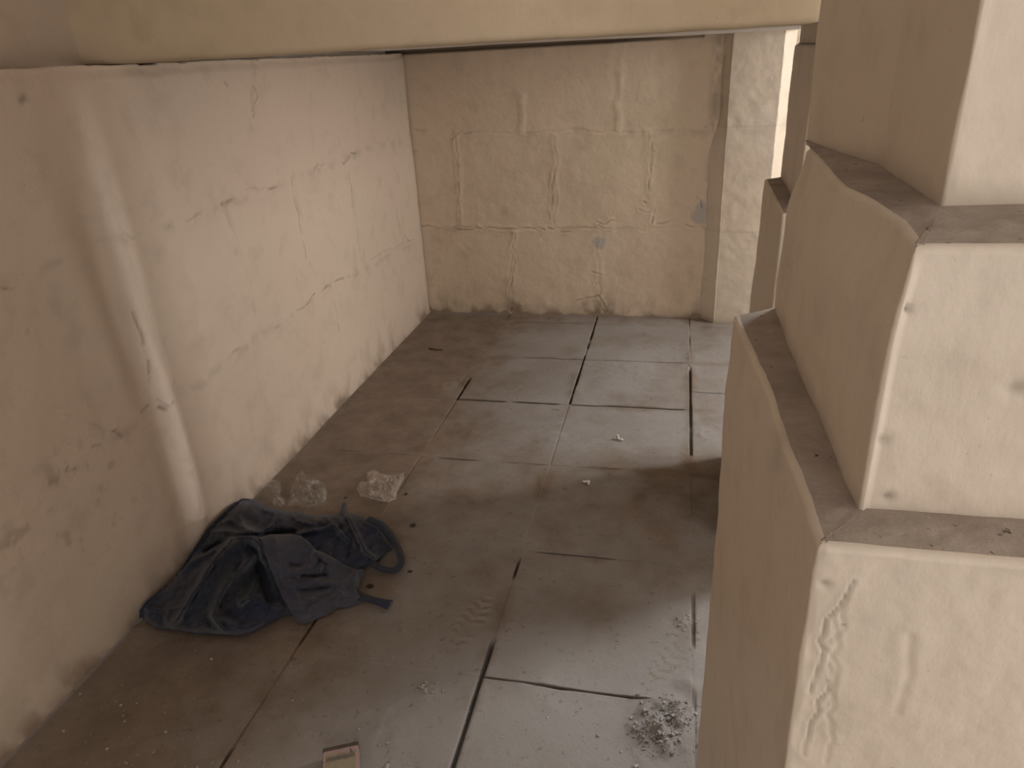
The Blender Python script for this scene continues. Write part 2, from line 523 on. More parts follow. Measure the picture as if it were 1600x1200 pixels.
# (axis, line, from, to, half width, openness)
SEG = [('x', -.503, 3.30, 4.62, .0055, 1.0), ('x', -.503, 2.70, 3.26, .004, .16), ('x', -.503, 1.94, 2.02, .005, .9),
       ('x', -.503, .95, 1.62, .0062, .85), ('x', -.503, 1.62, 1.9, .004, .12),
       ('x', .101, 2.86, 3.78, .0056, .9), ('x', .101, 4.05, 4.60, .004, .55), ('x', .101, 1.42, 1.93, .0055, .6), ('x', .101, 1.0, 1.42, .005, .2),
       ('x', -1.103, 3.30, 3.55, .006, .95), ('x', -1.103, 2.90, 3.26, .004, .30), ('x', -1.103, 1.52, 1.64, .005, .7),
       ('x', -1.103, 1.02, 1.14, .005, .8), ('x', -1.103, 1.14, 1.5, .004, .28), ('x', -1.103, 2.35, 2.65, .004, .22),
       ('y', 4.48, -.75, -.15, .004, .45), ('y', 3.878, -.86, .05, .0042, .75), ('y', 3.93, .11, .6, .004, .5),
       ('y', 3.285, -1.09, -.55, .0062, 1.0), ('y', 3.285, -.50, .07, .0058, .85), ('y', 3.50, .11, .6, .005, .9),
       ('y', 3.285, -1.45, -1.12, .004, .22), ('y', 2.685, -1.02, -.84, .005, .7), ('y', 2.685, -.84, -.52, .0045, .45),
       ('y', 2.685, -.5, -.2, .004, .35), ('y', 2.685, -1.5, -1.1, .004, .2), ('y', 2.085, -.46, -.18, .005, .8), ('y', 2.085, -.18, .02, .004, .4),
       ('y', 1.485, -.49, -.02, .0055, .95)]
gap = np.zeros_like(X); h = np.zeros_like(X)
wx = .004 * fbm(Y * 3, X * .2, 201, 2); wy = .004 * fbm(X * 3, Y * .2, 203, 2)
for ax, c, f0, f1, hw, op in SEG:
    if ax == 'x': d = np.abs(X - c); a = Y
    else: d = np.abs(Y - c); a = X
    ends = smoothstep(f0 - .03, f0 + .02, a + .05 * fbm(X * 9, Y * 9, 5, 2)) * smoothstep(f1 + .03, f1 - .02, a + .05 * fbm(X * 9, Y * 9, 6, 2))
    wid = hw * (.75 + .9 * (.5 + fbm(a * 7, a * 0 + c, 211, 3)) * .6)
    fill = smoothstep(-.35, -.05, fbm(a * 11, a * 0 + c * 3, 221, 3)) if op > .6 else smoothstep(-.25, .15, fbm(a * 9, a * 0 + c * 3, 223, 3))
    g = smoothstep(wid * 1.25, wid * .7, d) * ends * op * fill
    gap = np.maximum(gap, g)
h -= .010 * gap
# every tile sits a little differently
tx = np.digitize(X, xl); ty = np.digitize(Y, [1.485, 2.085, 2.685, 3.285, 3.878, 4.48])
for k in range(4):
    for j in range(7):
        m = (tx == k) & (ty == j)
        a, b_, c = rng.normal(0, .0010), rng.normal(0, .0022), rng.normal(0, .0022)
        h += m * (a + b_ * (X - X[m].mean() if m.any() else 0) + c * (Y - Y[m].mean() if m.any() else 0))
h += fbm(X * 2, Y * 2, 230, 3) * .004
# dust: thick by the left wall, thin away from it; floor shadow and light painted in
dust_shade = .95 - .62 * smoothstep(-1.45, -.75, X + .25 * fbm(X * 3, Y * 3, 240, 3))
dust_shade += .22 * np.exp(-((Y - 2.35) / .5) ** 2) - .30 * smoothstep(-.25, .05, 1.80 + .63 * X - Y) * smoothstep(-1.0, -.5, X) - .12 * smoothstep(2.8, 3.2, Y) * smoothstep(-1.2, -.8, X)  # shadow band painted browner, near lit patch painted greyer, far floor thinner
dust_shade += .5 * smoothstep(.12, .0, 4.62 - Y + .08 * fbm(X * 8, Y * 8, 243, 3)) + .6 * smoothstep(.10, .0, X + 1.70 + .06 * fbm(X * 8, Y * 8, 244, 3))
dust_shade += .28 * smoothstep(-.1, .3, fbm(X * 5, Y * 5, 246, 4))
seamd = np.full_like(X, 1e9)
for c in xl: seamd = np.minimum(seamd, np.abs(X - c))
for c in yl[:6]: seamd = np.minimum(seamd, np.abs(Y - c))
smear = smoothstep(.05, .0, seamd + .06 * fbm(X * 7, Y * 7, 248, 3)) * smoothstep(-.05, .2, fbm(X * 4, Y * 4, 249, 3)) * (1 - gap)
dust_shade += .35 * smear
h += .004 * smear
# crumbly mortar heaps left on the tiles: (x, y, radius, height)
heaps = [(*at_z(1045, 1125)[:2], .125, .026), (*at_z(1010, 1150)[:2], .10, .008), (*at_z(1072, 1065)[:2], .05, .008), (*at_z(668, 1075)[:2], .040, .010), (*at_z(600, 1125)[:2], .15, .005),
         (*at_z(835, 1060)[:2], .09, .004), (*at_z(1070, 965)[:2], .05, .007), (*at_z(860, 1100)[:2], .05, .003),
         (*at_z(700, 600)[:2], .09, .005), (*at_z(970, 572)[:2], .20, .005), (*at_z(1072, 572)[:2], .06, .008),
         (*at_z(1095, 675)[:2], .08, .005), (*at_z(870, 680)[:2], .07, .004), (*at_z(590, 570)[:2], .2, .004), (*at_z(960, 640)[:2], .06, .002), (*at_z(500, 1120)[:2], .1, .003)]
rub = fbm(X * 34, Y * 34, 260, 4)
for hx, hy, hr, hh in heaps:
    d = np.hypot(X - hx, Y - hy) + hr * .55 * fbm(X * 14, Y * 14, 262, 3)
    e = smoothstep(hr, hr * .25, d)
    h += e * hh * (.45 + 1.9 * np.clip(rub + .12, 0, 1))
    gap *= 1 - np.clip(e * hh * 90, 0, .95)
    dust_shade -= .1 * e
# two faint shoe prints pressed into the dust
for (px, py), ang in (((735, 968), 1.35), ((1052, 1022), 1.0)):
    q = at_z(px, py); dx, dy = X - q[0], Y - q[1]
    u_ = dx * math.cos(ang) + dy * math.sin(ang); w_ = -dx * math.sin(ang) + dy * math.cos(ang)
    sole = smoothstep(1.15, .75, np.hypot(u_ / .13, w_ / .046)) * smoothstep(-.25, .0, fbm(X * 12, Y * 12, 290, 2))
    dust_shade += .45 * sole * np.sign(np.sin(u_ * 190 + 1.5 * np.cos(w_ * 90))) * .8
h += .006 * smoothstep(-1.60, -1.70, X) + .006 * smoothstep(4.54, 4.62, Y)
h -= .010
V = np.stack([X, Y, h], -1).reshape(-1, 3)
FLOOR_H = h; FLOOR_XS, FLOOR_YS = xs, ys


def floor_z(x, y):
    i = min(max(int(np.searchsorted(FLOOR_XS, x)), 1), len(FLOOR_XS) - 1); j = min(max(int(np.searchsorted(FLOOR_YS, y)), 1), len(FLOOR_YS) - 1)
    return float(max(FLOOR_H[j, i], FLOOR_H[j - 1, i], FLOOR_H[j, i - 1], FLOOR_H[j - 1, i - 1]))


me = mesh_np('floor', V, grid_quads(*X.shape), dict(dust_shade=np.clip(dust_shade, 0, 1.2), gap=np.clip(gap, 0, 1)))
tag(link('floor', me, M_FLOOR), 'dusty grey stone tile floor with open joints', 'floor', kind='structure')

# ------------------------------------------------------------------ stepped pillars


def rquad(q, rad, step):
    """Ragged rounded contour of a four-cornered plan (near-left, far-left, far-right, near-right)."""
    out = []
    n = len(q)
    corners = []
    for i in range(n):
        p = np.array(q[i]); a = np.array(q[i - 1]) - p; b_ = np.array(q[(i + 1) % n]) - p
        a = a / np.linalg.norm(a); b_ = b_ / np.linalg.norm(b_)
        corners.append([p + a * rad * (1 - t) ** 2 + b_ * rad * t ** 2 for t in np.linspace(0, 1, 6)])
    return corners


def contour(q, rad, counts):
    cs = rquad(q, rad, 0)
    pts = []
    n = len(q)
    for i in range(n):
        pts += list(cs[i])
        a = cs[i][-1]; b_ = cs[(i + 1) % n][0]
        for k in range(1, counts[i]): pts.append(a + (b_ - a) * k / counts[i])
    return np.array(pts)


def tier(name, parent, q, z0, z1, qn, seed, cracks=(), fine=.006, rad=.010, lean=0.0, blemish=(), qtop=None, fine_z0=None):
    """One tier: plastered sides, a rounded arris and a dusty ledge running in under the next tier."""
    nq_ = len(q)
    counts = []
    for i in range(nq_):                                           # fine on the sides the photo shows
        p, p2 = np.array(q[i]), np.array(q[(i + 1) % nq_])
        e = p2 - p; L_ = np.linalg.norm(e)
        seen = abs(e[0]) < .3 * abs(e[1]) and p[0] < .4 or (abs(e[1]) < .3 * abs(e[0]) and i == nq_ - 1)
        counts.append(max(3, int(L_ / (fine if seen else .03))))
    c = contour(q, rad, counts)
    ct = contour(qtop, rad, counts) if qtop else c
    N = len(c); cen = c.mean(0)
    nrm = np.roll(c, -1, 0) - np.roll(c, 1, 0); nrm = np.stack([-nrm[:, 1], nrm[:, 0]], -1)
    nrm /= np.linalg.norm(nrm, axis=1)[:, None]
    if ((nrm * (c - cen)).sum(1)).mean() < 0: nrm = -nrm
    zz = np.arange(z0, z1 - .008, fine) if fine_z0 is None else np.concatenate([np.arange(z0, fine_z0, .03), np.arange(fine_z0, z1 - .008, fine)])
    rows = [(z, 0.0) for z in zz] + [(z1 - .008 + .008 * math.sin(t), .008 * (1 - math.cos(t))) for t in np.linspace(0, math.pi / 2, 5)]
    V = []; A = []; S = []
    arc = np.concatenate([[0], np.cumsum(np.linalg.norm(np.diff(c, axis=0), axis=1))])
    for z, ins in rows:
        rel = fbm(arc * 4, z * 4 + arc * 0, seed, 3) * .010 + fbm(arc * 18, z * 18 + arc * 0, seed + 2, 3) * .0035 + fbm(arc * 55, z * 40 + arc * 0, seed + 4, 3) * .0012
        cr = np.zeros(N)
        st = .10 * smoothstep(.1, .3, fbm(arc * 9, z * 5 + arc * 0, seed + 6, 4)) + .35 * math.exp(-(z - z0) / .012) * (z0 > .1)
        for k, (pts, wd, dep, st_) in enumerate(cracks):          # cracks on the near (front) face, in x and z
            m = (nrm[:, 1] < -.8)
            d = seg_dist(c[:, 0], np.full(N, z), pts)
            cr = np.maximum(cr, m * st_ * np.exp(-(d / wd) ** 2))
            rel -= m * dep * np.exp(-(d / wd) ** 2)
            rel += m * dep * .3 * np.exp(-((d - wd * 2.2) / (wd * 1.4)) ** 2)
        for fa, a_, zc, rx, rz, v in blemish:                      # dark knocks: face axis, position, height, radii
            m = (nrm[:, 1] < -.8) if fa == 'x' else (nrm[:, 0] < -.8)
            u_ = c[:, 0] if fa == 'x' else c[:, 1]
            e = m * np.exp(-(((u_ - a_) / rx) ** 2 + ((z - zc) / rz) ** 2))
            cr = np.maximum(cr, v * e); rel -= .003 * e
        off = rel - ins + lean * (z1 - z)
        cz = c + (ct - c) * float(smoothstep(z1 - .10, z1, z))
        V.append(np.concatenate([cz + nrm * off[:, None], np.full((N, 1), z)], 1)); A.append(cr); S.append(st)
    nr = len(rows)
    V = np.array(V); vs = V.reshape(-1, 3)
    ii = np.arange(nr * N).reshape(nr, N); jj = np.roll(ii, -1, 1)
    quads = np.stack([ii[:-1], ii[1:], jj[1:], jj[:-1]], -1).reshape(-1, 4)
    at = dict(crack=np.array(A).ravel(), stain_shade=np.clip(np.array(S).ravel(), 0, .8), patch=np.zeros(nr * N))
    side = mesh_np(name, vs, quads, at)
    o = link(name, side, M_PIER, parent)
    if qn is not None:                                             # the ledge
        c2 = contour(qn, rad, counts)
        last = V[-1]
        L = []
        for t in np.linspace(0, 1, 14):
            xy = last[:, :2] * (1 - t) + (c2 * 1.0) * t
            rg = fbm(xy[:, 0] * 30, xy[:, 1] * 30, seed + 8, 3) * .006 * math.sin(math.pi * min(1, t * 1.2))
            L.append(np.concatenate([xy, (z1 + .004 * t + rg)[:, None]], 1))
        L.append(np.concatenate([np.tile(c2.mean(0), (N, 1)), np.full((N, 1), z1)], 1))
        L = np.array(L); ii = np.arange(L.shape[0] * N).reshape(L.shape[0], N); jj = np.roll(ii, -1, 1)
        quads = np.stack([ii[:-1], ii[1:], jj[1:], jj[:-1]], -1).reshape(-1, 4)
        lo = link('ledge', mesh_np('ledge', L.reshape(-1, 3), quads, {}), M_LEDGE, o)
        lo['label'] = 'dark dusty ledge'
    return o


def fx(px, py, y): return tuple(at_y(px, py, y)[[0, 2]])


near = empty('stepped_pillar', (0, 0, 0))
tag(near, 'large stepped cream pillar nearest the viewer, filling the right edge', 'pillar', 'stepped pillars along the right side', 'thing')
Q3 = [(.146, .612), (.143, .70), (.137, .80), (.133, .90), (.128, 1.0), (.103, 1.27), (.47, 1.53), (.47, .612)]
Q2 = [(.194, .672), (.189, .76), (.184, .90), (.181, .99), (.179, 1.09), (.176, 1.30), (.46, 1.44), (.46, .676)]
Q2T = [(.203, .684), (.212, .784), (.204, .893), (.192, .976), (.193, 1.074), (.203, 1.335), (.46, 1.44), (.46, .69)]   # worn round at the top
Q1 = [(.267, .836), (.267, .905), (.266, 1.016), (.270, 1.12), (.240, 1.25), (.212, 1.42), (.46, 1.46), (.46, .85)]
g = lambda *p: [fx(x, y, .612) for x, y in p]
k3 = [(jag(g((1333, 905), (1310, 945), (1290, 965), (1280, 1000), (1285, 1015)), .015, .0015, 1), .0015, .0020, .6),
      (jag(g((1288, 1010), (1275, 1050), (1265, 1080)), .015, .0015, 2), .0015, .0018, .5),
      (jag(g((1293, 1060), (1278, 1110), (1265, 1130), (1256, 1180)), .015, .0015, 3), .0015, .0018, .5),
      (jag(g((1322, 930), (1306, 990), (1308, 1040), (1302, 1090), (1290, 1190)), .012, .003, 4), .0020, .0010, .10),
      (jag(g((1300, 960), (1296, 1020), (1290, 1100)), .012, .003, 6), .0020, .0010, .08),
      (jag(g((1420, 990), (1418, 1050), (1400, 1110)), .03, .002, 5), .004, .0010, .0)]
bl3 = [('y', at_x(1210, 1135, .125)[1], at_x(1210, 1135, .125)[2], .008, .02, .4), ('x', *fx(1288, 910, .612), .005, .004, .5),
       ('y', at_x(1140, 840, .125)[1], at_x(1140, 840, .125)[2], .005, .004, .7)]
tier('base_block', near, Q3, -.01, 1.200, Q2, 301, k3, .0028, .003, blemish=bl3, fine_z0=.78)
bl2 = [('x', *fx(1414, 486, .672), .0032, .0036, 1.0), ('x', *fx(1388, 778, .672), .006, .005, .75), ('x', *fx(1590, 610, .672), .01, .008, .5),
       ('x', *fx(1380, 690, .672), .006, .006, .35)]
tier('middle_block', near, Q2, 1.196, 1.473, Q1, 321, [], .004, .003, blemish=bl2, qtop=Q2T)
tier('top_block', near, Q1, 1.469, 2.86, None, 341, [], .005, .003)

far = empty('stepped_pillar.001', (0, 0, 0))
tag(far, 'narrow stepped cream pillar glimpsed behind the nearest pillar', 'pillar', 'stepped pillars along the right side', 'thing')
P3 = [(.296, 2.24), (.304, 2.85), (.56, 2.85), (.56, 2.24)]
P2 = [(.345, 2.30), (.360, 2.86), (.55, 2.86), (.55, 2.30)]
P1 = [(.372, 2.40), (.376, 2.87), (.55, 2.87), (.55, 2.40)]
tier('base_block', far, P3, -.01, 1.176, P2, 401, [], .012, .008, lean=.022)
tier('middle_block', far, P2, 1.172, 1.62, P1, 421, [], .012, .008)
tier('top_block', far, P1, 1.616, 2.86, None, 441, [], .012, .010)

# ------------------------------------------------------------------ pilaster in the far corner
zz = np.arange(-.01, 1.70, .008)
prof = []
wallx = lambda z: .150 + .052 * smoothstep(1.0, 1.3, z)
V = []; C_ = []; S_ = []
nP = 70
for z in zz:
    a = np.array([wallx(z) + .012 * fbm(np.array([z * 9]), np.array([1.0]), 501, 3)[0], 4.645])
    b_ = np.array([.252 + .006 * fbm(np.array([z * 6]), np.array([2.0]), 502, 3)[0], 4.555])
    c = np.array([.520 + .008 * fbm(np.array([z * 12]), np.array([3.0]), 503, 3)[0], 4.535])
    d = np.array([.605, 4.645])
    t1 = np.linspace(0, 1, 14)[:, None]; t2 = np.linspace(0, 1, 36)[:, None]; t3 = np.linspace(0, 1, 20)[:, None]
    row = np.concatenate([a + (b_ - a) * t1, b_ + (c - b_) * t2, c + (d - c) * t3])
    rr = fbm(row[:, 0] * 14, np.full(len(row), z * 14), 504, 3) * .006
    row[:, 1] += rr
    V.append(np.concatenate([row, np.full((len(row), 1), z)], 1))
    s = .45 * math.exp(-max(z, 0) / .03) + .3 * np.exp(-((row[:, 0] - .252) / .008) ** 2) * (vnoise(np.array([z * 25]), np.array([7.]), 1)[0])
    s = s + .45 * np.exp(-((row[:, 0] - a[0]) / .015) ** 2) * (vnoise(np.array([z * 18]), np.array([3.]), 2)[0] > .4)
    cr = .6 * np.exp(-((row[:, 0] - c[0] + .004 * math.sin(z * 40)) / .004) ** 2) * (vnoise(np.array([z * 14]), np.array([9.]), 3)[0] > .5)
    cr = np.maximum(cr, .35 * math.exp(-((z - .585) / .004) ** 2)); cr = np.maximum(cr, .18 * math.exp(-((z - 1.19) / .004) ** 2))
    S_.append(s); C_.append(cr)
V = np.array(V)
me = mesh_np('pilaster', V.reshape(-1, 3), grid_quads(V.shape[0], V.shape[1]), dict(crack=np.array(C_), stain_shade=np.clip(np.array(S_), 0, .8), patch=np.zeros(V.shape[:2])))
tag(link('pilaster', me, M_PIER), 'shallow cream pilaster with chamfered sides standing against the far wall', 'pilaster', kind='structure')

# ------------------------------------------------------------------ beam
xb = np.arange(-1.88, .345, .008)
rows = []
zs_ = np.concatenate([[1.80], np.array([])])
under = [(2.36, 0.012)] + [(y, 0.0) for y in np.linspace(2.33, 2.14, 8)]
arcp = [(2.115 + .018 * (1 - math.sin(t)), .018 * (1 - math.cos(t))) for t in np.linspace(0, math.pi / 2, 6)]
faceh = [(2.115, z) for z in np.concatenate([np.arange(.026, .40, .008), np.arange(.42, 1.20, .05)])]
V = []; S_ = []; C_ = []
zb0 = 1.6735 - .002 * smoothstep(-1.6, .3, xb) + .0035 * fbm(xb * 11, xb * 0, 601, 4) + .02 * smoothstep(.30, .345, xb) ** 2
for (y, dz) in under + arcp + faceh:
    zr = zb0 * (1 - min(dz / .4, 1)) + 1.6725 * min(dz / .4, 1) + dz
    yy = y + fbm(xb * 5, np.full_like(xb, dz * 5), 603, 3) * .006 + fbm(xb * 30, np.full_like(xb, dz * 30), 604, 2) * .0012
    yy = yy + .035 * smoothstep(.315, .345, xb) ** 2 * (y < 2.2)
    V.append(np.stack([xb, yy, zr], -1))
    S_.append(.35 * np.exp(-dz / .03) * smoothstep(-1.2, -1.6, xb) + .12 * smoothstep(.05, .25, fbm(xb * 5, np.full_like(xb, dz * 5 + y), 605, 3)))  # shade painted low on the beam's left end, plus random blotches
    C_.append(.35 * np.exp(-dz / .004) * smoothstep(.0, .2, fbm(xb * 9, xb * 0, 606, 3)) * (dz > .003))
V = np.array(V)
nb, nx = V.shape[:2]
tail = np.stack([xb, np.full(nx, 2.36), np.full(nx, 2.86)], -1)
V = np.concatenate([V, tail[None]]); S_.append(np.zeros(nx)); C_.append(np.zeros(nx))
Q = [grid_quads(nb + 1, nx, 0, True)]
verts = V.reshape(-1, 3)
endc = np.array([[.345, 2.36, 1.70], [.345, 2.36, 2.86]])
base_i = (np.arange(nb + 1) * nx + nx - 1)
tris = [(base_i[k], base_i[k + 1], len(verts)) for k in range(nb)]
verts = np.concatenate([verts, endc])
at = {k: np.concatenate([np.array(v).ravel(), [0, 0]]) for k, v in dict(stain_shade=S_, crack=C_).items()}
at['patch'] = np.zeros(len(verts))
me = mesh_np('ceiling_beam', verts, np.concatenate(Q), at, True, tris)
tag(link('ceiling_beam', me, M_BEAM), 'deep ochre painted beam crossing the top of the view', 'beam', kind='structure')


# ------------------------------------------------------------------ cloth sheets


def control_field(cps, X, Y, power=2.5):
    num = 0; den = 0
    for x, y, v in cps:
        w = 1 / (((X - x) ** 2 + (Y - y) ** 2) + 400.) ** (power / 2)
        num = num + w * v; den = den + w
    return num / den


def sheet(name, poly, zfun, step, to_px, mat, parent=None, skirt=None, wall=None, smooth=True, floor_gap=.002):
    """Draped sheet: a fine net inside an outline, raised by zfun, its rim hanging to what lies below."""
    P = np.array(poly, float)
    x0, y0 = P.min(0) - step; x1, y1 = P.max(0) + step
    gx, gy = np.meshgrid(np.arange(x0, x1 + step, step), np.arange(y0, y1 + step, step))
    ins = inside(gx, gy, poly)
    cell = ins[:-1, :-1].astype(int) + ins[:-1, 1:] + ins[1:, 1:] + ins[1:, :-1]
    use = cell >= 2
    need = np.zeros(gx.shape, bool)
    for di in (0, 1):
        for dj in (0, 1):
            need[di:di + use.shape[0], dj:dj + use.shape[1]] |= use
    ring = list(poly) + [poly[0]]
    # vertices outside the outline slide onto it
    for i, j in zip(*np.where(need & ~ins)):
        best = 1e9
        for (ax, ay), (bx, by) in zip(ring[:-1], ring[1:]):
            L = (bx - ax) ** 2 + (by - ay) ** 2 + 1e-9
            t = min(1, max(0, ((gx[i, j] - ax) * (bx - ax) + (gy[i, j] - ay) * (by - ay)) / L))
            qx, qy = ax + t * (bx - ax), ay + t * (by - ay)
            dd = (qx - gx[i, j]) ** 2 + (qy - gy[i, j]) ** 2
            if dd < best: best, bq = dd, (qx, qy)
        gx[i, j], gy[i, j] = bq
    d = seg_dist(gx, gy, ring)
    z = zfun(gx, gy, d)
    idx = -np.ones(gx.shape, int); idx[need] = np.arange(need.sum())
    V = []
    for i, j in zip(*np.where(need)):
        px, py = to_px(gx[i, j], gy[i, j])
        p = at_z(px, py, z[i, j])
        if wall is not None and p[0] < wall: p = at_x(px, py, wall)
        V.append(p)
    V = np.array(V)
    ii, jj = np.where(use)
    quads = np.stack([idx[ii, jj], idx[ii + 1, jj], idx[ii + 1, jj + 1], idx[ii, jj + 1]], -1)
    if skirt is not None:
        edges = {}
        for q in quads:
            for k in range(4):
                a, b_ = q[k], q[(k + 1) % 4]
                if (b_, a) in edges: del edges[(b_, a)]
                else: edges[(a, b_)] = 1
        rim = sorted({a for e in edges for a in e}); mp = {v: len(V) + k for k, v in enumerate(rim)}
        low = V[rim].copy()
        low[:, 2] = np.maximum(low[:, 2] - skirt, floor_gap) if skirt < 1 else floor_gap
        low[:, 2] = np.minimum(low[:, 2], V[rim][:, 2])
        if wall is not None: low[:, 0] -= .012 * (V[rim][:, 0] < wall + 1e-4)
        V = np.concatenate([V, low])
        quads = np.concatenate([quads, np.array([[b_, a, mp[a], mp[b_]] for a, b_ in edges])])
    me = mesh_np(name, V, quads, None, smooth)
    return link(name, me, mat, parent)


def ribbon(name, pts, mat, parent, hw, th, closed=False, seed=0, sub=8, folds=3):
    """Soft flattened cord of cloth along a run of points, with lengthwise creases. pts: (x, y, z, half width scale)."""
    P = np.array(pts, float); n = len(P); out = []
    for i in range(n - 1):
        p0, p1, p2, p3 = P[max(i - 1, 0)], P[i], P[i + 1], P[min(i + 2, n - 1)]
        for t in np.linspace(0, 1, sub, endpoint=False):
            out.append(.5 * (2 * p1 + (p2 - p0) * t + (2 * p0 - 5 * p1 + 4 * p2 - p3) * t * t + (3 * p1 - p0 - 3 * p2 + p3) * t ** 3))
    out.append(P[-1]); C = np.array(out); m = len(C); k = 20
    T = np.gradient(C[:, :3], axis=0); T /= np.linalg.norm(T, axis=1)[:, None]
    S = np.cross(T, [0, 0, 1.]); S /= np.linalg.norm(S, axis=1)[:, None]; U = np.cross(S, T)
    a = np.linspace(0, 2 * math.pi, k, endpoint=False)
    rr = np.random.default_rng(seed); ph = rr.uniform(0, 6.28)
    V = []
    for i in range(m):
        cr = 1 + .22 * np.cos(folds * a + ph + i * .06)
        w = hw * C[i, 3]
        V.append(C[i, :3] + (np.cos(a) * w)[:, None] * S[i] + (np.sin(a) * th * cr)[:, None] * U[i])
    V = np.array(V).reshape(-1, 3)
    ii = np.arange(m * k).reshape(m, k); jj = np.roll(ii, -1, 1)
    quads = np.stack([ii[:-1], jj[:-1], jj[1:], ii[1:]], -1).reshape(-1, 4)
    tr = []
    for base, fl_ in ((0, False), ((m - 1) * k, True)):
        V = np.concatenate([V, [V[base:base + k].mean(0)]]); c = len(V) - 1
        for q in range(k): tr.append((base + q, base + (q + 1) % k, c) if fl_ else (base + (q + 1) % k, base + q, c))
    return link(name, mesh_np(name, V, quads, None, True, tr), mat, parent)


def mk_cloth(name, c0, c1):
    t = NT(name)
    col = t.mix(t.ramp(t.noise(5, 3), .4, .65), c0, c1)
    col = t.mix(t.math('MULTIPLY', t.ramp(t.noise(24, 5, .7), .55, .8), .35), col, c4(.12, .10, .085))
    h = t.math('ADD', t.noise(30, 4, .6), t.math('MULTIPLY', t.noise(600, 2), .15))
    t.bump(h, .35, .004)
    t.b.inputs['Sheen Weight'].default_value = .15
    t.b.inputs['Sheen Roughness'].default_value = .5
    return t.out(col, .8, .2)


M_NAVY = mk_cloth('navy_cloth', c4(.030, .032, .042), c4(.028, .033, .062))
M_SLATE = mk_cloth('slate_blue_cloth', c4(.064, .063, .080), c4(.046, .049, .075))

# everything about the garment is measured on an enlarged view of the photograph (3.077 times, corner at 180, 700)
gz = lambda zx, zy: (180 + .325 * zx, 700 + .325 * zy)
garment = empty('cloth_garment', tuple(at_z(*gz(600, 620), 0)))
tag(garment, 'crumpled navy cloth garment with strap loops heaped on the floor against the wall foot', 'clothing')


def par(o):
    o.parent = garment; o.matrix_parent_inverse = Matrix.Translation(garment.location).inverted(); return o


BODY = [(115, 780), (150, 735), (210, 685), (270, 640), (330, 560), (400, 450), (440, 390), (510, 320), (560, 270), (610, 242), (660, 245), (720, 275),
        (800, 300), (880, 305), (960, 325), (1010, 318), (1080, 312), (1150, 315), (1200, 330), (1270, 360), (1305, 400), (1330, 450), (1335, 485),
        (1300, 500), (1270, 535), (1235, 555), (1190, 580), (1172, 625), (1160, 690), (1060, 745), (960, 798), (900, 812), (820, 800),
        (740, 838), (660, 885), (590, 902), (500, 895), (400, 890), (330, 880), (260, 872), (200, 866), (150, 835)]
HB = [(300, 750, .055), (200, 790, .035), (450, 600, .085), (620, 300, .095), (750, 340, .075), (900, 350, .06), (1100, 340, .06), (1250, 450, .042),
      (1330, 480, .022), (620, 450, .135), (560, 520, .105), (600, 700, .055), (720, 640, .030), (700, 850, .032), (500, 850, .045), (400, 780, .06),
      (800, 480, .085), (850, 600, .06), (1000, 600, .045), (950, 740, .03), (1080, 690, .02), (1150, 650, .015), (870, 790, .02), (420, 470, .06), (800, 700, .03)]
RB = [([(560, 440), (490, 520), (420, 640), (350, 750), (270, 850)], .026, 24), ([(640, 545), (570, 610), (505, 720), (470, 810), (530, 880)], .026, 26),
      ([(545, 445), (600, 425), (660, 430), (700, 470), (710, 540)], .030, 24), ([(480, 490), (380, 540), (270, 640), (150, 760)], .018, 14),
      ([(600, 250), (590, 320), (620, 390), (690, 412)], .016, 16), ([(650, 250), (720, 300), (800, 305)], .012, 14), ([(790, 300), (770, 370), (700, 410)], .014, 12),
      ([(440, 400), (540, 400), (640, 405)], .014, 14), ([(470, 370), (560, 345), (640, 390)], .010, 12), ([(540, 310), (600, 380)], .008, 10),
      ([(1010, 330), (1060, 380), (1120, 450)], .014, 14), ([(1060, 325), (1110, 380), (1160, 470)], .014, 13), ([(1120, 320), (1150, 390), (1200, 500), (1270, 540)], .016, 14),
      ([(1180, 335), (1260, 390), (1320, 470)], .014, 14), ([(1160, 420), (1220, 510), (1290, 555)], .012, 9),
      ([(600, 745), (690, 715), (725, 755), (800, 765)], .016, 14), ([(690, 620), (660, 690), (600, 760)], .014, 16), ([(520, 830), (600, 870), (700, 840)], .016, 18),
      ([(330, 880), (420, 850), (500, 880)], .012, 16), ([(150, 770), (230, 785), (330, 760)], .010, 12), ([(300, 830), (380, 740), (450, 620), (500, 560)], .010, 12),
      ([(880, 415), (960, 395), (1040, 375)], .012, 10), ([(900, 320), (960, 350), (1010, 360)], .008, 10), ([(840, 310), (870, 350), (960, 370)], .008, 10)]
VB = [([(690, 560), (715, 640), (745, 740)], .030, 30), ([(600, 560), (540, 660), (500, 760)], .014, 16), ([(430, 500), (560, 425), (700, 415), (860, 405)], .020, 12),
      ([(480, 560), (400, 690), (330, 800)], .012, 14), ([(1110, 350), (1140, 430), (1120, 520)], .010, 14), ([(640, 470), (690, 500), (700, 560)], .022, 22)]


def z_body(X, Y, d):
    env = 1 - np.exp(-d / 18.)
    z = control_field(HB, X, Y)
    for pts, a, w in RB: z = z + 2.3 * a * np.exp(-(seg_dist(X, Y, jag(pts, 40, 4, len(pts) * 7)) / (w * .72)) ** 1.25)
    for pts, a, w in VB: z = z - 2.1 * a * np.exp(-(seg_dist(X, Y, pts) / w) ** 1.6)
    u_ = (X * .80 + Y * .60) / 34.; v_ = (-X * .60 + Y * .80) / 150.
    warp = fbm(X / 90., Y / 90., 901, 3) * 2.2
    z = z + .040 * np.abs(fbm(u_ + warp, v_, 903, 3)) + .014 * fbm(X / 26., Y / 26., 905, 3)
    return np.maximum(z, .012) * env + .004


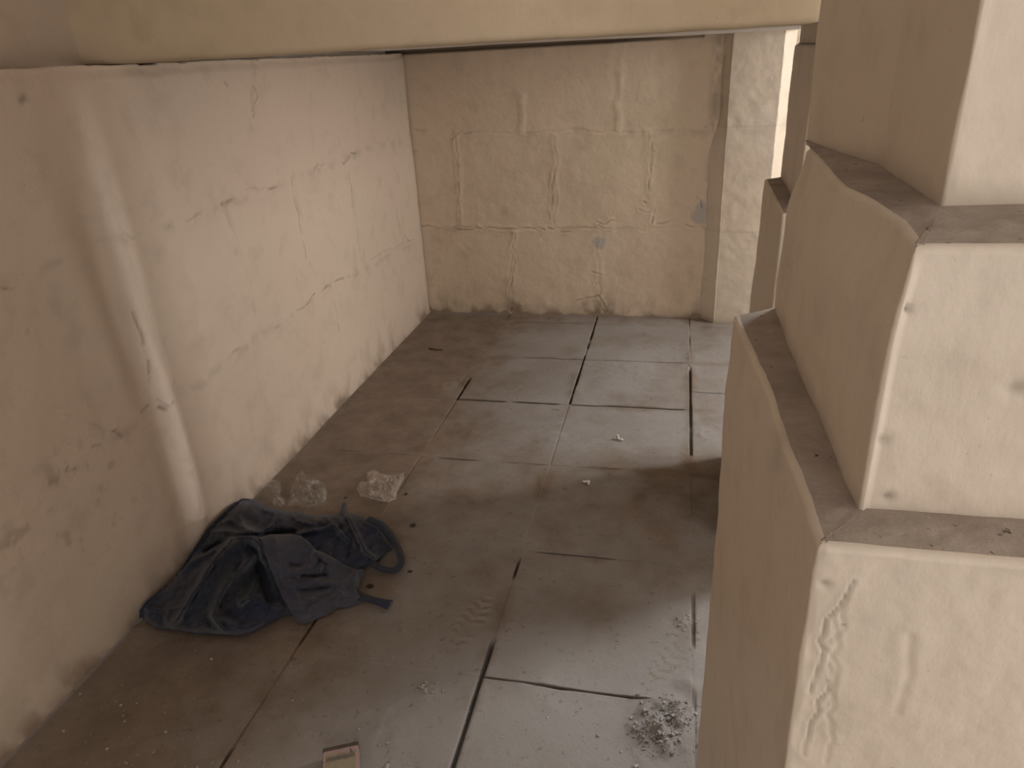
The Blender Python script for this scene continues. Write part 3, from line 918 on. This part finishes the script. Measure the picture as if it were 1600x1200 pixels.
par(sheet('body', BODY, z_body, 7., gz, M_NAVY, skirt=2, wall=-1.672))
FLAP = [(688, 432), (745, 415), (830, 414), (890, 420), (930, 450), (965, 490), (1000, 500), (1040, 520), (1100, 560), (1160, 585), (1195, 580), (1170, 625), (1168, 690),
        (1180, 730), (1060, 748), (960, 802), (895, 822), (868, 806), (830, 740), (795, 680), (770, 620), (745, 560), (720, 490)]
HF = [(720, 450, .150), (745, 540, .125), (800, 690, .075), (870, 800, .030), (800, 470, .140), (900, 450, .125), (960, 520, .100), (900, 600, .085), (1000, 600, .072),
      (1080, 600, .055), (1150, 620, .035), (1175, 710, .022), (1060, 730, .030), (950, 780, .028), (880, 700, .062), (1000, 690, .048)]
RF = [([(700, 440), (745, 550), (790, 670), (865, 800)], .010, 12), ([(760, 420), (790, 520), (840, 620), (900, 740)], .006, 14), ([(900, 430), (960, 500), (950, 560), (880, 600)], .014, 14),
      ([(960, 500), (1000, 530), (980, 590)], .014, 10), ([(820, 640), (900, 660), (960, 640), (1040, 650)], .012, 10), ([(850, 590), (930, 600), (1010, 570)], .010, 12),
      ([(900, 740), (1000, 690), (1080, 650)], .008, 12), ([(930, 780), (1040, 720), (1150, 610)], .012, 12), ([(880, 760), (960, 720)], .006, 10), ([(1150, 600), (1140, 680), (1175, 715)], .010, 12),
      ([(1090, 690), (1150, 690)], .006, 8)]
VF = [([(900, 610), (960, 615), (1010, 610)], .018, 10), ([(985, 540), (1010, 560), (1000, 590)], .014, 9), ([(900, 680), (980, 675), (1050, 665)], .010, 9), ([(840, 560), (900, 570)], .008, 9)]


def z_flap(X, Y, d):
    z = control_field(HF, X, Y)
    for pts, a, w in RF: z = z + 1.6 * a * np.exp(-(seg_dist(X, Y, jag(pts, 40, 3, len(pts) * 5)) / w) ** 1.5)
    for pts, a, w in VF: z = z - 1.5 * a * np.exp(-(seg_dist(X, Y, pts) / w) ** 1.6)
    z = z + .010 * np.abs(fbm((X * .5 + Y * .86) / 30. + fbm(X / 80., Y / 80., 911, 2) * 2, (X * .86 - Y * .5) / 120., 913, 3)) + .006 * fbm(X / 20., Y / 20., 915, 3)
    return np.maximum(z, .02) - .012 * np.exp(-d / 14.)


fl_ = par(sheet('front_panel', FLAP, z_flap, 7., gz, M_SLATE, skirt=.035))
fl_['label'] = 'lighter slate blue front panel folded over the heap'


def gp(zx, zy, z, w=1.0): return (*at_z(*gz(zx, zy), z), w)


par(ribbon('strap', [gp(1215, 345, .05, 1.6), gp(1275, 372, .045, 1.5), gp(1325, 425, .034, 1.2), gp(1362, 490, .020, 1.0), gp(1374, 545, .014, 1.0), gp(1352, 582, .012, .95),
                     gp(1310, 588, .012, .95), gp(1265, 572, .016, 1.0), gp(1215, 535, .028, 1.1), gp(1165, 470, .045, 1.2)], M_NAVY, None, .0135, .009, seed=3))
par(ribbon('strap', [gp(1130, 690, .020, 2.6), gp(1170, 712, .018, 1.6), gp(1225, 728, .014, 1.05), gp(1275, 742, .013, 1.2), (*at_z(*gz(1318, 752), .016), 1.7)], M_NAVY, None, .0125, .010, seed=5))
tb = par(ribbon('strap', [gp(1090, 330, .030, 1.2), gp(1098, 295, .018, 1.1), gp(1104, 268, .012, .9)], M_SLATE, None, .010, .006, seed=8))
tb['label'] = 'short slate blue strap end poking out behind'

# ------------------------------------------------------------------ plastic wrappers


def mk_film(name, alpha, tint):
    t = NT(name)
    t.bump(t.noise(28, 3, .5), .5, .008)
    al = t.math('ADD', t.math('MULTIPLY', t.ramp(t.noise(15, 4, .65), .48, .68), .34), alpha)
    t.link(al, t.b.inputs['Alpha'])
    return t.out(tint, .22, .6)


M_FILM = mk_film('clear_film', .10, c4(.62, .58, .54))
M_FILM2 = mk_film('cloudy_film', .30, c4(.58, .50, .43))


def crumple(hmax, seed, sc_=9., extra=()):
    def zf(X, Y, d):
        env = 1 - np.exp(-d / 5.)
        n = np.abs(fbm(X / sc_, Y / sc_, seed, 3)) * 2 + np.abs(fbm(X / (sc_ * .45) + 7, Y / (sc_ * .45), seed + 4, 2)) * .45
        z = hmax * (.25 + 1.1 * n) * env
        for pts, a, w in extra: z = z + a * np.exp(-(seg_dist(X, Y, pts) / w) ** 1.3)
        return z + .004
    return zf


ident = lambda x, y: (x, y)
W1 = [(412, 757), (424, 749), (438, 752), (439, 766), (436, 774), (446, 780), (445, 790), (436, 793), (424, 787), (412, 776)]
W2 = [(448, 791), (451, 772), (460, 752), (466, 738), (472, 733), (478, 744), (491, 747), (506, 754), (511, 768), (509, 785), (496, 791), (472, 794)]
W3 = [(557, 763), (562, 752), (574, 753), (573, 738), (584, 734), (594, 739), (607, 742), (620, 742), (631, 738), (632, 747), (624, 760), (620, 769), (619, 780), (606, 785), (590, 782), (574, 778), (562, 775)]
w = sheet('plastic_wrapper', W1, crumple(.022, 71, 7., [([(414, 757), (428, 770), (440, 785)], .014, 3.)]), 1.0, ident, M_FILM, wall=-1.68)
tag(w, 'small clear plastic wrapper pinched between the navy garment and the wall', 'wrapper', 'plastic wrappers on the floor')
w = sheet('plastic_wrapper', W2, crumple(.028, 75, 8., [([(468, 742), (480, 752), (502, 765)], .022, 4.), ([(455, 775), (480, 766), (505, 770)], .008, 3.)]), 1.0, ident, M_FILM)
tag(w, 'clear crumpled plastic wrapper with a glossy upturned edge, just beyond the navy garment', 'wrapper', 'plastic wrappers on the floor')
w = sheet('plastic_wrapper', W3, crumple(.024, 79, 8., [([(572, 755), (590, 760), (620, 757)], .010, 3.), ([(588, 776), (608, 770)], .008, 4.)]), 1.0, ident, M_FILM2)
tag(w, 'cloudy whitish crumpled plastic wrapper lying by itself on the floor', 'wrapper', 'plastic wrappers on the floor')

# ------------------------------------------------------------------ carton


def plain(name, col, rough=.7, n=.15):
    t = NT(name)
    c = t.mix(t.math('MULTIPLY', t.ramp(t.noise(60, 4, .6), .45, .7), n * 3), tuple(col), tuple([v * .55 for v in col[:3]] + [1.]))
    t.bump(t.noise(90, 3), .2, .002)
    return t.out(c, rough, .3)


M_PINK = plain('faded_pink_card', c4(.35, .245, .22))
M_TAN = plain('tan_label_paper', c4(.27, .22, .155))
M_DARK = plain('dark_band', c4(.085, .065, .055))
M_INK = plain('faded_ink', c4(.15, .13, .105))
M_BUTT = plain('white_paper', c4(.72, .66, .60))
M_TWIG = plain('dark_twig', c4(.05, .032, .02))
M_CRUMB = plain('dark_crumb', c4(.06, .042, .03))
M_GRIT = plain('pale_grit', c4(.36, .32, .29))
M_TAPE = plain('dull_tape', c4(.34, .28, .23))

T = .024
fa, fb = at_z(504.5, 1170, T), at_z(559.5, 1158, T)              # far edge of the carton's top
ux = (fb - fa)[:2]; bw_ = np.linalg.norm(ux); ux /= bw_
uy = np.array([ux[1], -ux[0]])                                    # towards the viewer
blen = .125
cc = (fa[:2] + fb[:2]) / 2 + uy * blen / 2
carton = empty('carton', (cc[0], cc[1], 0))
tag(carton, 'small faded pink and tan carton with a dark end band on the tiles', 'box')
carton.rotation_euler = (0, 0, math.atan2(ux[1], ux[0]))


def local_box(name, x0, x1, y0, y1, z0, z1, mat, bev=.0008):
    o = link(name, boxes_mesh(name, [((x0, y0, z0), (x1, y1, z1))], bev), mat, carton)
    return o


zb = .0005
local_box('box_body', -bw_ / 2, bw_ / 2, -blen / 2, blen / 2, zb, T, M_PINK, .002)
o = local_box('end_band', -bw_ / 2 - .0004, bw_ / 2 + .0004, blen / 2 - .012, blen / 2 + .0006, zb + .002, T + .0006, M_DARK)
o['label'] = 'dark band over the end of the carton'
lab = local_box('label', -bw_ * .41, bw_ * .42, -blen * .42, blen / 2 - .024, T - .001, T + .0007, M_TAN, .0002)
o = link('print', boxes_mesh('print', [((-bw_ * .40, blen / 2 - .044, T), (bw_ * .40, blen / 2 - .031, T + .0009))], .0002), M_INK, lab)
o['label'] = 'worn illegible printed band'
o = link('mark', boxes_mesh('mark', [((bw_ * .27, blen / 2 - .027, T), (bw_ * .30, blen / 2 - .018, T + .0010)), ((bw_ * .28, blen / 2 - .030, T), (bw_ * .34, blen / 2 - .027, T + .0010))], .0002), M_DARK, lab)

# ------------------------------------------------------------------ litter and grit


def lump(name, p, r, mat, seed, squash=.7, stretch=1.0, rot=0.0, sub=3):
    bm = bmesh.new()
    bmesh.ops.create_icosphere(bm, subdivisions=sub, radius=1)
    rr = random.Random(seed); off = rr.uniform(0, 100)
    from mathutils import noise
    for v in bm.verts:
        n = noise.noise(v.co * 1.6 + Vector((off, 0, 0))) * .55 + noise.noise(v.co * 4 + Vector((0, off, 0))) * .25
        v.co = v.co * (1 + n)
        v.co = Vector((v.co.x * stretch, v.co.y, max(v.co.z, -.6) * squash)) * r
    zmin = min(v.co.z for v in bm.verts)
    for v in bm.verts: v.co.z -= zmin
    for f in bm.faces: f.smooth = False
    me = bpy.data.meshes.new(name); bm.to_mesh(me); bm.free()
    o = link(name, me, mat)
    o.location = (p[0], p[1], floor_z(p[0], p[1]) - .0003); o.rotation_euler = (0, 0, rot)
    return o


def butt(label, p, rot, bits):
    e = empty('paper_scrap', (p[0], p[1], floor_z(p[0], p[1]) + .0008)); e.rotation_euler = (0, 0, rot)
    tag(e, label, 'paper scrap', 'white paper scraps on the tiles')
    for k, pts in enumerate(bits):
        ribbon('twist', [(*q, 1.0) for q in pts], M_BUTT, e, .0055, .0042, seed=k + 11, sub=5)


butt('white crumpled paper scrap on the smooth tile, the one farther from the navy garment', at_z(965, 684), .2,
     [[(-.014, .004, .005), (-.004, .006, .012), (.004, .000, .009), (.006, -.008, .005)], [(-.004, .014, .006), (-.002, .008, .017), (.002, .002, .020)], [(.014, -.010, .005), (.018, -.013, .007), (.021, -.012, .005)]])
butt('tiny white curled paper scrap on the dusty tile nearer the navy garment', at_z(916, 752), -.1,
     [[(-.014, .004, .005), (-.008, -.002, .007), (.000, -.001, .009), (.004, .004, .006)], [(.008, .008, .006), (.011, .000, .010), (.010, -.008, .008), (.015, -.014, .005)]])

pp = at_z(868, 636)
o = link('tape_scrap', boxes_mesh('tape_scrap', [((-.018, -.008, 0), (.018, .008, .003))], .001), M_TAPE)
o.location = (pp[0], pp[1], floor_z(pp[0], pp[1]) + .0005); o.rotation_euler = (0, 0, .05)
tag(o, 'small dull rectangular scrap lying by the tile joint crossing', 'scrap')

p0, p1, p2 = at_z(671, 543), at_z(682, 546), at_z(692, 545)
tw = [(p[0], p[1], floor_z(p[0], p[1]) + .004 + k, 1.) for p, k in ((p0, .0), (p1, .004), (p2, .0))]
o = ribbon('twig', tw, M_TWIG, None, .004, .0032, seed=31)
tag(o, 'thin dark bent twig on the dusty floor near the far corner', 'twig')

for k, (px, py, r_, lb) in enumerate([(578, 913, .010, 'dark crumb of dirt in the crook between the garment straps'), (640, 890, .006, 'dark speck of dirt beside the garment strap loop'),
                                      (645, 818, .009, 'dark flake of dirt beyond the garment strap loop'), (634, 769, .006, 'dark speck of dirt beside the cloudy wrapper'),
                                      (540, 775, .005, 'dark speck of dirt between the two clear wrappers and the cloudy one')]):
    o = lump('dirt_crumb', at_z(px, py), r_, M_CRUMB, 50 + k, .5, 1.3, .4 * k)
    tag(o, lb, 'dirt', 'dark dirt crumbs around the garment')
for k, (px, py, r_, lb) in enumerate([(935, 1146, .0042, 'small pale pebble alone on the tile below the long open joint'), (997, 1082, .0045, 'small pale pebble at the end of the cross joint near the rubble'),
                                      (604, 1194, .006, 'pale pebble beside the faded carton')]):
    o = lump('pebble', at_z(px, py), r_, M_GRIT, 70 + k, .8, 1.1, .7 * k)
    tag(o, lb, 'pebble', 'pebbles on the tiles')


def scatter(name, spots, mat, seed):
    """Loose grit nobody could count: many angular grains in one object."""
    rr = random.Random(seed)
    bm = bmesh.new()
    for x, y, r_ in spots:
        m = Matrix.Translation((x, y, floor_z(x, y) + r_ * .25)) @ Matrix.Rotation(rr.uniform(0, 6.28), 4, 'Z') @ Matrix.Rotation(rr.uniform(-.5, .5), 4, 'X') @ Matrix.Diagonal((r_ * rr.uniform(.8, 1.6), r_, r_ * rr.uniform(.5, .9), 1))
        res = bmesh.ops.create_icosphere(bm, subdivisions=1, radius=1, matrix=m)
        for v in res['verts']:
            v.co += Vector((rr.gauss(0, .34), rr.gauss(0, .34), rr.gauss(0, .2))) * r_
    me = bpy.data.meshes.new(name); bm.to_mesh(me); bm.free()
    return link(name, me, mat)


rs = random.Random(5)
ha, hb, hc, hd = at_z(1045, 1125), at_z(1010, 1150), at_z(668, 1075), at_z(1070, 965)
rub_spots = []
for q, hr, n, big in ((ha, .085, 300, .0018), (hb, .075, 120, .0016)):
    for _ in range(n):
        dx, dy = rs.gauss(0, hr * .5), rs.gauss(0, hr * .5)
        if math.hypot(dx, dy) > hr * 1.3: continue
        rub_spots.append((q[0] + dx, q[1] + dy, min(.0065, abs(rs.gauss(0, big)) + .0007)))
rub_spots = [q for q in rub_spots if q[0] < .085 or q[1] > 1.33]
rx0, rx1 = min(q[0] for q in rub_spots) - .02, max(q[0] for q in rub_spots) + .02
ry0, ry1 = min(q[1] for q in rub_spots) - .02, max(q[1] for q in rub_spots) + .02
spots = []
for _ in range(380):
    px, py = rs.uniform(60, 1075), 1200 - abs(rs.gauss(0, 130))
    q = at_z(px, py)
    if q[0] < -1.66 or q[1] > 2.4 or (220 < px < 640 and 770 < py < 1000) or (490 < px < 580 and py > 1150): continue
    spots.append((q[0], q[1], abs(rs.gauss(0, .0011)) + .0006))
for q, hr, n in ((hc, .028, 50), (hd, .04, 40)):
    for _ in range(n): spots.append((q[0] + rs.gauss(0, hr * .6), q[1] + rs.gauss(0, hr * .6), min(.005, abs(rs.gauss(0, .0018)) + .0008)))
spots = [q for q in spots if not (rx0 < q[0] < rx1 and ry0 < q[1] < ry1)]
tag(scatter('grit', spots, M_GRIT, 6), 'pale grit strewn over the near floor tiles', 'grit', kind='stuff')
M_RUB = plain('mortar_rubble', c4(.37, .345, .32))
tag(scatter('rubble', rub_spots, M_RUB, 9), 'crumbly grey mortar rubble heaped at the foot of the nearest pillar', 'rubble', kind='stuff')
